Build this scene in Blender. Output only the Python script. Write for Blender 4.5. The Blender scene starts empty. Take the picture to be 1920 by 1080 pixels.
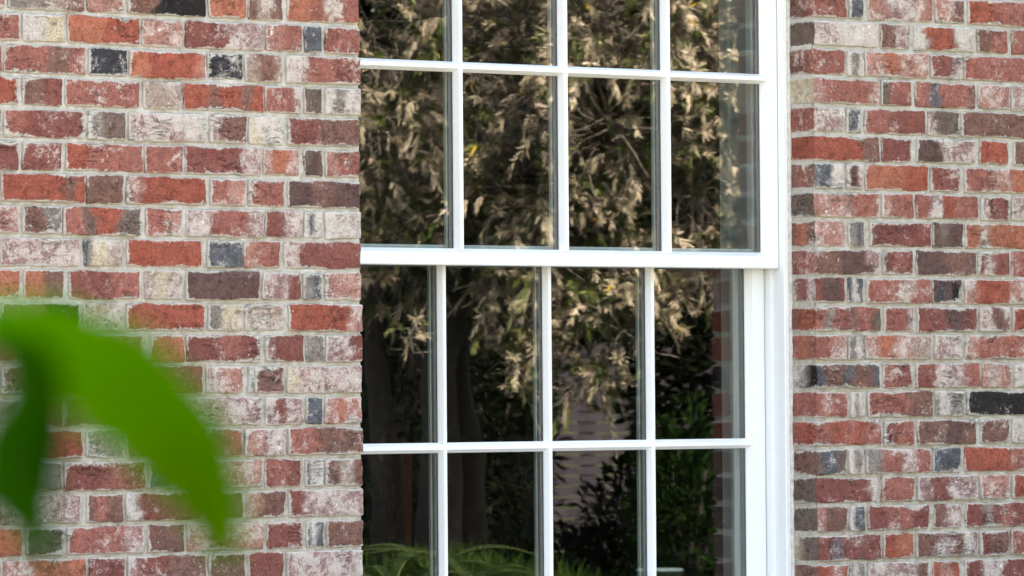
import bpy, bmesh, math, random
import numpy as np
from mathutils import Vector, Matrix, noise

scene = bpy.context.scene
COL = scene.collection
random.seed(11)

# ------------------------------------------------------------------ camera
ZOFF = 1.788
FPX = 9464.5
CAM = np.array([-6.6757, -9.6119, -0.78786 + ZOFF])
TH, TI, RO = 0.63694, 0.0212716, -0.00777896
FW = np.array([math.sin(TH)*math.cos(TI), math.cos(TH)*math.cos(TI), math.sin(TI)])
_r = np.array([math.cos(TH), -math.sin(TH), 0.0])
_u = np.cross(_r, FW)
RT = _r*math.cos(RO) + _u*math.sin(RO)
UP = -_r*math.sin(RO) + _u*math.cos(RO)

cd = bpy.data.cameras.new("camera")
cam = bpy.data.objects.new("camera", cd)
COL.objects.link(cam)
cam.matrix_world = Matrix(((RT[0], UP[0], -FW[0], CAM[0]),
                           (RT[1], UP[1], -FW[1], CAM[1]),
                           (RT[2], UP[2], -FW[2], CAM[2]), (0, 0, 0, 1)))
cd.sensor_width = 36.0
cd.sensor_fit = 'HORIZONTAL'
cd.lens = FPX/1920*36.0
cd.clip_start = 0.05
cd.clip_end = 500
cd.dof.use_dof = True
cd.dof.focus_distance = 11.75
cd.dof.aperture_fstop = 12.0
scene.camera = cam

# ------------------------------------------------------------------ light
SUN_EL, SUN_AZ = math.radians(54), math.radians(-4)      # azimuth from +Y towards +X
w = bpy.data.worlds.new("World")
scene.world = w
w.use_nodes = True
nt = w.node_tree
nt.nodes.clear()
sky = nt.nodes.new('ShaderNodeTexSky')
sky.sky_type = 'NISHITA'
sky.sun_disc = False
sky.sun_elevation = SUN_EL
sky.sun_rotation = SUN_AZ
sky.air_density = 0.8
sky.dust_density = 4.0
sky.ozone_density = 0.6
bg = nt.nodes.new('ShaderNodeBackground')
bg.inputs['Strength'].default_value = 0.15
wo = nt.nodes.new('ShaderNodeOutputWorld')
nt.links.new(sky.outputs[0], bg.inputs[0])
nt.links.new(bg.outputs[0], wo.inputs[0])

sd = bpy.data.lights.new("sun", 'SUN')
sd.energy = 4.0
sd.angle = math.radians(0.6)
sd.color = (1.0, 0.95, 0.87)
sun = bpy.data.objects.new("sun", sd)
COL.objects.link(sun)
sdir = Vector((math.sin(SUN_AZ)*math.cos(SUN_EL), math.cos(SUN_AZ)*math.cos(SUN_EL), math.sin(SUN_EL)))
sun.rotation_euler = sdir.to_track_quat('Z', 'Y').to_euler()
sun.location = (2, 6, 9)

scene.view_settings.view_transform = 'Standard'
scene.view_settings.look = 'None'
scene.view_settings.gamma = 1.0
scene.view_settings.exposure = 3.05
scene.view_settings.use_white_balance = True
scene.view_settings.white_balance_temperature = 8350
scene.view_settings.white_balance_tint = 8.0

# ------------------------------------------------------------------ pixel -> place
def ray(x, y):
    d = FW*FPX + RT*(x-960) + UP*(540-y)
    return d/np.linalg.norm(d)

def at(x, y, depth=0.0):
    """point of the plane Y = depth that the pixel looks at"""
    d = ray(x, y)
    return CAM + d*((depth-CAM[1])/d[1])

def sx(x, y, depth=0.0):
    return at(x, y, depth)[0]

def zy(x, y, depth=0.0):
    return at(x, y, depth)[2]

GU, GL = 0.150, 0.205        # depth of the upper and lower sash glass

def mirror(x, y, D):
    """place seen by reflection in the glass at that pixel, D metres from the glass"""
    g = GU if y < 500 else GL
    d = ray(x, y)
    p = at(x, y, g)
    return Vector(p + np.array([d[0], -d[1], d[2]])*D)

# ------------------------------------------------------------------ helpers
def tag(o, label=None, cat=None, group=None, kind=None):
    if label: o['label'] = label
    if cat: o['category'] = cat
    if group: o['group'] = group
    if kind: o['kind'] = kind
    return o

def link(name, me, mat, parent=None, loc=None):
    o = bpy.data.objects.new(name, me)
    if mat is not None and not me.materials:
        me.materials.append(mat)
    COL.objects.link(o)
    if loc is not None: o.location = loc
    if parent is not None: o.parent = parent
    return o

def empty(name, loc=(0, 0, 0)):
    o = bpy.data.objects.new(name, None)
    o.location = loc
    o.empty_display_size = 0.1
    COL.objects.link(o)
    return o

def part(name, me, mat, parent):
    """child whose mesh is in world coordinates"""
    o = link(name, me, mat)
    o.parent = parent
    top = parent
    off = Vector((0, 0, 0))
    while top is not None:
        off += top.location
        top = top.parent
    o.location = -off
    return o

def mesh(name, V, F, smooth=False):
    me = bpy.data.meshes.new(name)
    me.from_pydata([tuple(v) for v in V], [], F)
    if smooth:
        me.polygons.foreach_set('use_smooth', [True]*len(me.polygons))
    me.update()
    return me

class MB:
    def __init__(s): s.V = []; s.F = []; s.C = []
    def add(s, V, F, col=None):
        n = len(s.V)
        s.V += [tuple(v) for v in V]
        s.F += [tuple(i+n for i in f) for f in F]
        if col is not None: s.C += [tuple(col)]*len(V)
    def box(s, x0, x1, y0, y1, z0, z1, col=None):
        V = [(x0,y0,z0),(x1,y0,z0),(x1,y1,z0),(x0,y1,z0),(x0,y0,z1),(x1,y0,z1),(x1,y1,z1),(x0,y1,z1)]
        s.add(V, [(0,3,2,1),(4,5,6,7),(0,1,5,4),(1,2,6,5),(2,3,7,6),(3,0,4,7)], col)
    def tube(s, pts, rad, n=6, col=None):
        pts = [Vector(p) for p in pts]
        V = []; F = []
        for i, p in enumerate(pts):
            t = (pts[min(i+1, len(pts)-1)] - pts[max(i-1, 0)]).normalized()
            a = t.cross(Vector((0.31, 0.52, 0.79))).normalized()
            b = t.cross(a)
            for k in range(n):
                an = 2*math.pi*k/n
                V.append(p + (a*math.cos(an)+b*math.sin(an))*rad[i])
        for i in range(len(pts)-1):
            for k in range(n):
                k2 = (k+1) % n
                F.append((i*n+k, i*n+k2, (i+1)*n+k2, (i+1)*n+k))
        F.append(tuple(range(n-1, -1, -1)))
        F.append(tuple((len(pts)-1)*n+k for k in range(n)))
        s.add(V, F, col)
    def mesh(s, name, smooth=False):
        me = mesh(name, s.V, s.F, smooth)
        if s.C:
            ca = me.color_attributes.new('Col', 'FLOAT_COLOR', 'POINT')
            a = np.ones((len(s.V), 4), dtype=np.float32)
            a[:, :3] = np.array(s.C)[:, :3]
            ca.data.foreach_set('color', a.ravel())
        return me

def fix_normals(me):
    bm = bmesh.new(); bm.from_mesh(me)
    bmesh.ops.recalc_face_normals(bm, faces=bm.faces)
    bm.to_mesh(me); bm.free()
    return me

# ------------------------------------------------------------------ materials
class N:
    def __init__(s, name):
        s.m = bpy.data.materials.new(name); s.m.use_nodes = True
        s.t = s.m.node_tree; s.t.nodes.clear()
        s.out = s.n('ShaderNodeOutputMaterial')
    def n(s, typ, **kw):
        nd = s.t.nodes.new(typ)
        for k, v in kw.items(): setattr(nd, k, v)
        return nd
    def set(s, sock, v):
        if isinstance(v, bpy.types.NodeSocket): s.t.links.new(v, sock)
        else: sock.default_value = v
    def noise(s, scale, detail=4, rough=0.55, vec=None, dist=0.0):
        nd = s.n('ShaderNodeTexNoise')
        nd.inputs['Scale'].default_value = scale
        nd.inputs['Detail'].default_value = detail
        nd.inputs['Roughness'].default_value = rough
        nd.inputs['Distortion'].default_value = dist
        if vec is not None: s.t.links.new(vec, nd.inputs['Vector'])
        return nd.outputs['Fac']
    def math(s, op, a, b=None, clamp=False):
        nd = s.n('ShaderNodeMath', operation=op, use_clamp=clamp)
        s.set(nd.inputs[0], a)
        if b is not None: s.set(nd.inputs[1], b)
        return nd.outputs[0]
    def rng(s, v, a, b, c=0.0, d=1.0, smooth=False):
        nd = s.n('ShaderNodeMapRange')
        if smooth: nd.interpolation_type = 'SMOOTHSTEP'
        s.set(nd.inputs[0], v)
        for i, q in enumerate((a, b, c, d)): s.set(nd.inputs[i+1], q)
        return nd.outputs[0]
    def mix(s, f, a, b, mode='MIX'):
        nd = s.n('ShaderNodeMix', data_type='RGBA', blend_type=mode)
        s.set(nd.inputs[0], f)
        for i, v in ((6, a), (7, b)):
            if isinstance(v, tuple) and len(v) == 3: v = v + (1,)
            s.set(nd.inputs[i], v)
        return nd.outputs[2]
    def bump(s, h, strength, dist, normal=None):
        nd = s.n('ShaderNodeBump')
        nd.inputs['Strength'].default_value = strength
        nd.inputs['Distance'].default_value = dist
        s.t.links.new(h, nd.inputs['Height'])
        if normal is not None: s.t.links.new(normal, nd.inputs['Normal'])
        return nd.outputs[0]
    def pos(s):
        return s.n('ShaderNodeNewGeometry').outputs['Position']
    def mapping(s, vec, scale):
        nd = s.n('ShaderNodeMapping')
        nd.inputs['Scale'].default_value = scale
        s.t.links.new(vec, nd.inputs['Vector'])
        return nd.outputs[0]
    def attr(s, name):
        return s.n('ShaderNodeAttribute', attribute_name=name)
    def bsdf(s, col, rough=0.6, normal=None, spec=0.5, **kw):
        nd = s.n('ShaderNodeBsdfPrincipled')
        if isinstance(col, tuple) and len(col) == 3: col = col + (1,)
        s.set(nd.inputs['Base Color'], col)
        s.set(nd.inputs['Roughness'], rough)
        nd.inputs['Specular IOR Level'].default_value = spec
        if normal is not None: s.t.links.new(normal, nd.inputs['Normal'])
        for k, v in kw.items(): s.set(nd.inputs[k], v)
        return nd.outputs[0]
    def done(s, sh):
        s.t.links.new(sh, s.out.inputs['Surface'])
        return s.m

def lin(c):
    return tuple((v/255/12.92 if v <= 10 else ((v/255+0.055)/1.055)**2.4) for v in c)

def m_brick():
    n = N('weathered_brick')
    P = n.pos()
    col = n.attr('Col').outputs['Color']
    lime = n.attr('lime').outputs['Fac']
    edge = n.attr('edge').outputs['Fac']
    n1 = n.noise(28, 5, 0.6, P)
    n2 = n.noise(130, 5, 0.65, P)
    n3 = n.noise(420, 3, 0.6, P)
    # tone drift inside one brick
    c = n.mix(n.rng(n1, 0.36, 0.66, 0, 0.8), col, n.mix(1.0, col, (0.66, 0.60, 0.60), 'MULTIPLY'))
    c = n.mix(n.rng(n.noise(11, 3, 0.5, P), 0.5, 0.7, 0, 0.6), c, n.mix(1.0, c, (1.07, 0.92, 0.84), 'MULTIPLY'))
    c = n.mix(n.rng(n2, 0.46, 0.62, 0, 0.8), c, n.mix(1.0, c, (1.45, 1.40, 1.36), 'MULTIPLY'))
    c = n.mix(n.rng(n.noise(62, 6, 0.7, P, 0.6), 0.52, 0.62, 0, 0.75), c, n.mix(1.0, c, (0.52, 0.46, 0.46), 'MULTIPLY'))
    c = n.mix(n.rng(n3, 0.36, 0.60, 0.0, 1.0), n.mix(1.0, c, (0.62, 0.58, 0.58), 'MULTIPLY'), c)
    # drag lines along the brick
    st = n.noise(1.0, 4, 0.6, n.mapping(P, (14, 14, 260)))
    c = n.mix(n.rng(st, 0.56, 0.68, 0, 0.5), c, n.mix(1.0, c, (0.62, 0.56, 0.56), 'MULTIPLY'))
    # powdery pale bloom, patchy
    b1 = n.noise(15, 6, 0.66, P, 0.4)
    b2 = n.noise(80, 7, 0.75, P, 0.5)
    b3 = n.noise(300, 4, 0.7, P)
    bl = n.math('ADD', n.math('MULTIPLY', b1, 0.42), n.math('MULTIPLY', b2, 0.38))
    bl = n.math('ADD', bl, n.math('MULTIPLY', b3, 0.20))
    thr = n.rng(lime, 0, 1, 0.665, 0.410)
    f = n.rng(n.math('SUBTRACT', bl, thr), -0.015, 0.06, 0, 0.78)
    limec = n.mix(n.noise(50, 3, 0.6, P), (0.52, 0.41, 0.36), (0.74, 0.68, 0.62))
    c = n.mix(f, c, limec)
    # crisp patches of old paint / lime
    sp = n.math('ADD', n.math('MULTIPLY', n.noise(38, 4, 0.6, P, 1.0), 0.6), n.math('MULTIPLY', n.noise(140, 4, 0.65, P, 0.6), 0.4))
    f2 = n.rng(n.math('SUBTRACT', sp, n.rng(lime, 0, 1, 0.70, 0.585)), 0.0, 0.022, 0, 0.92)
    c = n.mix(f2, c, (0.76, 0.73, 0.67))
    # dark burnt pits
    v = n.n('ShaderNodeTexVoronoi')
    v.inputs['Scale'].default_value = 120
    n.t.links.new(P, v.inputs['Vector'])
    pit = n.math('MULTIPLY', n.rng(v.outputs['Distance'], 0.10, 0.2, 1, 0), n.rng(n.noise(35, 3, 0.5, P), 0.55, 0.66))
    c = n.mix(n.math('MULTIPLY', pit, 0.75), c, (0.03, 0.025, 0.022))
    # mortar smeared over the arrises
    sm = n.rng(n.math('ADD', n.math('ADD', edge, n.math('MULTIPLY', n.noise(95, 6, 0.75, P, 0.5), 1.7)), n.rng(n.noise(9, 2, 0.5, P), 0.3, 0.7, -0.45, 0.50)), 1.50, 1.74)
    c = n.mix(n.math('MULTIPLY', sm, 0.85), c, n.mix(n.noise(60, 3, 0.5, P), (0.46, 0.41, 0.34), (0.66, 0.63, 0.58)))
    h = n.math('ADD', n.math('MULTIPLY', n2, 0.7), n.math('MULTIPLY', n3, 0.35))
    h = n.math('ADD', h, n.math('MULTIPLY', st, 0.35))
    h = n.math('SUBTRACT', h, n.math('MULTIPLY', pit, 0.8))
    # crevices
    cr = n.noise(24, 5, 0.6, n.mapping(P, (0.6, 0.6, 2.2)), 1.2)
    crk = n.rng(n.math('ABSOLUTE', n.math('SUBTRACT', cr, 0.5)), 0.0, 0.018, 1, 0)
    crk = n.math('MULTIPLY', crk, n.rng(n.noise(9, 2, 0.5, P), 0.56, 0.66))
    h = n.math('SUBTRACT', h, n.math('MULTIPLY', crk, 1.4))
    nm = n.bump(h, 1.0, 0.0055)
    return n.done(n.bsdf(c, 0.88, nm, 0.25))

def m_mortar():
    n = N('lime_mortar')
    P = n.pos()
    z = n.n('ShaderNodeSeparateXYZ'); n.t.links.new(P, z.inputs[0])
    a = n.math('ADD', n.rng(z.outputs['Z'], 0.85, 1.75), n.rng(n.noise(6, 4, 0.6, P), 0.3, 0.7, -0.5, 0.5), True)
    c = n.mix(a, (0.40, 0.34, 0.255), (0.50, 0.47, 0.43))
    c = n.mix(n.rng(n.noise(40, 5, 0.65, P), 0.4, 0.7, 0, 0.8), c, (0.66, 0.64, 0.61))
    c = n.mix(n.rng(n.noise(220, 4, 0.7, P), 0.5, 0.72, 0, 0.6), c, (0.30, 0.26, 0.21))
    c = n.mix(n.rng(n.noise(26, 5, 0.65, P, 0.8), 0.54, 0.66, 0, 0.6), c, (0.30, 0.26, 0.205))
    h = n.math('ADD', n.noise(45, 5, 0.6, P), n.math('MULTIPLY', n.noise(260, 4, 0.7, P), 0.5))
    return n.done(n.bsdf(c, 0.95, n.bump(h, 0.9, 0.004), 0.15))

def m_paint(name='white_window_paint', col=(0.82, 0.835, 0.83), rough=0.32):
    n = N(name)
    P = n.pos()
    d = n.rng(n.noise(9, 5, 0.6, n.mapping(P, (1, 1, 0.35))), 0.5, 0.8, 0, 0.12)
    c = n.mix(d, col, (0.62, 0.60, 0.54))
    s = n.rng(n.noise(150, 2, 0.5, P), 0.73, 0.76, 0, 0.5)
    c = n.mix(s, c, (0.45, 0.43, 0.38))
    return n.done(n.bsdf(c, rough, n.bump(n.noise(60, 3, 0.5, P), 0.08, 0.001), 0.4))

def m_plain(name, col, rough=0.6, var=0.25, scale=30, bump=0.002, spec=0.3):
    n = N(name)
    P = n.pos()
    k = n.noise(scale, 5, 0.6, P)
    c = n.mix(n.rng(k, 0.3, 0.7), tuple(v*(1-var) for v in col), tuple(min(1, v*(1+var)) for v in col))
    return n.done(n.bsdf(c, rough, n.bump(k, 0.5, bump), spec))

def m_glass():
    n = N('coated_window_glass')
    P = n.pos()
    g = n.n('ShaderNodeNewGeometry')
    wav = n.noise(1.0, 2, 0.45, n.mapping(P, (5.5, 1, 2.6)))
    nm = n.bump(wav, 0.007, 0.02)
    dt = n.n('ShaderNodeVectorMath', operation='DOT_PRODUCT')
    n.t.links.new(g.outputs['Incoming'], dt.inputs[0])
    n.t.links.new(g.outputs['Normal'], dt.inputs[1])
    cosv = n.math('ABSOLUTE', dt.outputs['Value'])
    k = n.math('POWER', n.math('SUBTRACT', 1.0, cosv, True), 5.0)
    fac = n.math('ADD', n.math('MULTIPLY', k, 0.9), 0.112)
    gl = n.n('ShaderNodeBsdfGlossy'); gl.inputs['Roughness'].default_value = 0.0
    gl.inputs['Color'].default_value = (1.0, 0.975, 0.95, 1)
    n.t.links.new(nm, gl.inputs['Normal'])
    tr = n.n('ShaderNodeBsdfTransparent'); tr.inputs['Color'].default_value = (0.84, 0.875, 0.855, 1)
    mx = n.n('ShaderNodeMixShader')
    n.t.links.new(fac, mx.inputs[0]); n.t.links.new(tr.outputs[0], mx.inputs[1]); n.t.links.new(gl.outputs[0], mx.inputs[2])
    df = n.n('ShaderNodeBsdfDiffuse'); df.inputs[0].default_value = (0.55, 0.54, 0.5, 1)
    dust = n.rng(n.noise(260, 2, 0.5, P), 0.745, 0.77, 0, 0.5)
    film = n.rng(n.noise(5, 5, 0.65, P, 0.5), 0.5, 0.8, 0.0, 0.004)
    m2 = n.n('ShaderNodeMixShader')
    n.t.links.new(n.math('ADD', dust, film), m2.inputs[0]); n.t.links.new(mx.outputs[0], m2.inputs[1]); n.t.links.new(df.outputs[0], m2.inputs[2])
    return n.done(m2.outputs[0])

def m_leaf(name, rough=0.45, trans=0.35, spec=0.4, col=None, tcol=None):
    n = N(name)
    P = n.pos()
    if col is None: c = n.attr('Col').outputs['Color']
    else: c = n.mix(n.noise(14, 3, 0.5, P), tuple(v*0.75 for v in col), tuple(v*1.25 for v in col))
    b = n.bsdf(c, rough, None, spec)
    t = n.n('ShaderNodeBsdfTranslucent')
    if tcol is None: n.t.links.new(c, t.inputs[0])
    else: t.inputs[0].default_value = tcol + (1,)
    mx = n.n('ShaderNodeMixShader'); mx.inputs[0].default_value = trans
    n.t.links.new(b, mx.inputs[1]); n.t.links.new(t.outputs[0], mx.inputs[2])
    return n.done(mx.outputs[0])

M_BRICK = m_brick()
M_MORTAR = m_mortar()
M_WHITE = m_paint()
M_SPACER = m_plain('dark_spacer', (0.012, 0.014, 0.015), 0.5, 0.2)
M_GLASS = m_glass()
M_SEAL = m_plain('grey_sealant', (0.55, 0.52, 0.47), 0.7, 0.25, 60)

# ------------------------------------------------------------------ setting: ground
def ground_z(x, y):
    c = mirror(800, 1060, 5.0)
    d2 = ((x-c.x)**2 + (y-c.y)**2)
    z = 0.40*math.exp(-d2/(2*0.80**2))
    return z

def grid_coords(lo, hi, fine_lo, fine_hi, step, big):
    a = list(np.arange(fine_lo, fine_hi, step))
    v = fine_lo; s = step
    while v > lo:
        s = min(s*1.5, big); v -= s; a.insert(0, max(v, lo))
    v = a[-1]; s = step
    while v < hi:
        s = min(s*1.5, big); v += s; a.append(min(v, hi))
    return a

gx = grid_coords(-150, 150, 1.5, 8.0, 0.2, 30)
gy = grid_coords(-200, 150, -8.5, -1.0, 0.2, 30)
V = [(x, y, ground_z(x, y)) for y in gy for x in gx]
nx = len(gx)
F = [(j*nx+i, j*nx+i+1, (j+1)*nx+i+1, (j+1)*nx+i) for j in range(len(gy)-1) for i in range(nx-1)]

def m_ground():
    n = N('garden_ground')
    P = n.pos()
    k = n.noise(1.3, 5, 0.6, P)
    c = n.mix(n.rng(k, 0.4, 0.6), (0.035, 0.06, 0.016), (0.07, 0.085, 0.03))
    c = n.mix(n.rng(n.noise(35, 5, 0.7, P), 0.45, 0.65, 0, 0.7), c, (0.05, 0.04, 0.025))
    return n.done(n.bsdf(c, 0.95, n.bump(n.noise(60, 5, 0.7, P), 0.8, 0.02), 0.1))
g = link('lawn', mesh('lawn', V, F, True), m_ground())
tag(g, kind='structure')

# unseen paving before the house, added to bounce light up onto the wall
def m_bounce_paving():
    n = N('bounce_stone')
    P = n.pos()
    c = n.mix(n.noise(3, 5, 0.6, P), (0.20, 0.19, 0.175), (0.27, 0.255, 0.235))
    return n.done(n.bsdf(c, 0.85, n.bump(n.noise(50, 5, 0.6, P), 0.5, 0.003), 0.2))
M_BOUNCE = m_bounce_paving()
terr = MB(); terr.box(-9.5, 2.2, -7.4, -0.02, -0.12, 0.02)
pv = link('bounce_terrace', terr.mesh('bounce_terrace'), M_BOUNCE); tag(pv, kind='structure')
slab = MB(); slab.box(0, 0.588, 0, 0.588, 0, 0.03)
slab_me = slab.mesh('bounce_slab')
for i in range(12):
    for j in range(8):
        o = bpy.data.objects.new('bounce_slab', slab_me)
        if not slab_me.materials: slab_me.materials.append(M_BOUNCE)
        COL.objects.link(o); o.parent = pv
        o.location = (-4.9+i*0.6, -5.0+j*0.6+0.15, 0.012+random.uniform(0, 0.004))

# ------------------------------------------------------------------ brick wall
PAL = {k: lin(v) for k, v in dict(
    R=(178, 100, 82), r=(174, 112, 100), o=(192, 122, 98), d=(150, 93, 84), b=(142, 106, 94),
    u=(114, 88, 84), p=(192, 142, 129), m=(172, 138, 134), w=(212, 206, 197), c=(218, 204, 174),
    g=(156, 148, 140), s=(104, 108, 114), x=(70, 71, 76), k=(46, 42, 41), y=(186, 166, 152), q=(128, 112, 102)).items()}
LIMES = dict(R=.25, r=.46, o=.28, d=.42, b=.42, u=.25, p=.62, m=.74, w=.72, c=.6, g=.5, s=.45, x=.48, k=.4, y=.66, q=.34)

L60 = [81, 142, 200, 264, 320, 384, 442, 502, 564]
L620 = [103, 158, 217, 275, 337, 392, 451, 506, 567, 625, 682, 740, 799, 856, 915, 974, 1030]
L1560 = [144, 198, 253, 304, 360, 410.4, 466, 517, 570.6, 625, 678, 731, 786, 838, 891, 944, 998]
L1860 = [155.6, 209, 261, 310.6, 364, 415.6, 469, 522, 572, 624, 677, 730, 783, 835.6, 888, 941, 992.5]
PITCH = 0.0711
KMIN, KMAX = -21, 26
def line_z(k, side):
    base = ZOFF - k*PITCH
    obs = []
    if side == 'L':
        if 0 <= k < 17: obs.append(zy(620, L620[k]))
        if 0 <= k < 9: obs.append(zy(60, L60[k]))
    else:
        if 0 <= k < 17: obs += [zy(1560, L1560[k]), zy(1860, L1860[k])]
    return base if not obs else 0.5*base + 0.5*sum(obs)/len(obs)

ARL = 0.0                     # left arris of the opening
ARR = 1.3731                  # right arris
REV = 0.100                   # depth of the brick reveal

# bricks by course, in photograph pixels at the course's middle; band spec: base|code from-to
LEFT = {
 -2: [(-65,9,'p'),(16,159,'b|g0-.45|y.5-.75'),(166,233,'p'),(240,385,'b|k.36-1'),(392,461,'o'),(468,531,'b|y.3-.7'),(541,675,'r|o0-.3|y.5-.65')],
 -1: [(-40,35,'r'),(44,122,'w|c.5-1'),(129,263,'o|R.5-1'),(268,343,'p'),(350,494,'d|m.5-1+'),(499,565,'p|r.5-1'),(573,602,'s'),(611,675,'r')],
 0: [(-70,3,'r'),(9,162,'r|b.5-.8'),(168,239,'x'),(244,385,'R|o.0-.2|p.9-1'),(390,456,'x'),(461,529,'y|b.3-.8'),(538,675,'r|m0-.3')],
 1: [(-100,35,'R'),(44,117,'b|d.5-1'),(124,263,'r'),(270,339,'y'),(345,494,'R|b.35-.45|b.72-.85'),(499,565,'r|m.8-1'),(572,605,'q'),(612,675,'w|g.3-.6')],
 2: [(-70,2,'g'),(9,159,'d|r0-.2'),(166,235,'g|q.4-1'),(243,385,'m|w.7-1'),(395,463,'b|m0-.3'),(468,532,'w|c0-.3'),(541,675,'d|b.4-1')],
 3: [(-100,35,'d'),(44,115,'d-'),(126,268,'r|R0-.3'),(273,343,'r'),(350,490,'d|m.75-1'),(496,561,'p|o.3-.7'),(572,605,'q|u.3-.8'),(612,676,'r|p0-.3')],
 4: [(-75,-4,'d'),(4,159,'R|b.7-.85'),(164,230,'b'),(239,386,'R|p0-.15'),(395,461,'r|p.5-1'),(468,534,'r'),(541,676,'u|b.3-.6')],
 5: [(-100,35,'p'),(44,116,'b|g.55-1'),(120,264,'r|q.28-.4|R.42-.72|q.74-1'),(275,342,'r|p.5-1'),(351,496,'m|r.3-.8'),(499,567,'d|m.4-1'),(572,605,'w|s.2-.5'),(611,677,'w')],
 6: [(2,149,'m'),(159,228,'c|s0-.2|y.6-1'),(239,379,'R'),(390,454,'s'),(459,525,'r|p0-.3'),(536,676,'d|m0-.2')],
 7: [(-100,38,'o'),(47,120,'o|b.5-1'),(131,262,'d|r.6-1'),(273,341,'y|c.3-.7'),(350,485,'u'),(494,563,'m|d.7-1'),(569,603,'g|s.6-.9'),(611,677,'p')],
 8: [(-75,-4,'r'),(4,149,'b|k.55-1'),(157,230,'y'),(239,385,'R'),(392,456,'c|g0-.4'),(461,532,'y'),(543,677,'R|p.8-1')],
 9: [(-100,38,'r'),(44,116,'p'),(124,268,'r'),(283,345,'o'),(352,489,'d|r.4-.8'),(499,569,'d|m0-.2'),(576,609,'g'),(612,677,'m|d.7-1')],
 10: [(-75,-4,'r'),(4,149,'b'),(157,230,'p'),(239,379,'d|r0-.4'),(388,456,'m|p.4-1'),(467,477,'s'),(479,532,'b'),(541,677,'m|c0-.15')],
 11: [(-100,38,'g'),(44,116,'r'),(124,264,'b'),(275,342,'y'),(350,492,'y|m.5-1'),(499,569,'m|d.3-.6'),(576,605,'s'),(611,677,'p|o.3-.45')],
 12: [(5,155,'b|R.6-1'),(164,233,'g'),(239,380,'b'),(388,454,'b|r.4-1'),(461,534,'p|m.5-1'),(541,677,'r|b.4-1')],
 13: [(-100,35,'r'),(44,115,'g'),(122,272,'d|r.5-.8'),(279,345,'s'),(351,492,'p'),(499,565,'r|d.6-1'),(574,607,'w|s0-.3'),(612,679,'b|y.3-.7')],
 14: [(-75,-4,'r'),(5,152,'m'),(164,231,'b|r.2-.5'),(239,380,'d|w0-.17'),(388,455,'b'),(465,536,'p|b.4-1'),(543,680,'m|d0-.25')],
 15: [(-100,40,'o'),(50,120,'q'),(128,270,'r|m.75-1'),(279,345,'b'),(352,494,'p|r.3-.5'),(503,569,'d'),(576,608,'s|w.3-.6'),(615,679,'b')],
 16: [(9,160,'o|p0-.3'),(170,235,'d'),(242,386,'d|m0-.1|b.5-1'),(394,459,'b'),(468,532,'d'),(540,680,'m|w.85-1')],
 17: [(-100,38,'r'),(44,116,'p'),(124,268,'d'),(275,342,'b'),(352,489,'r'),(499,569,'p'),(576,609,'g'),(612,680,'d')],
}
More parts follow.
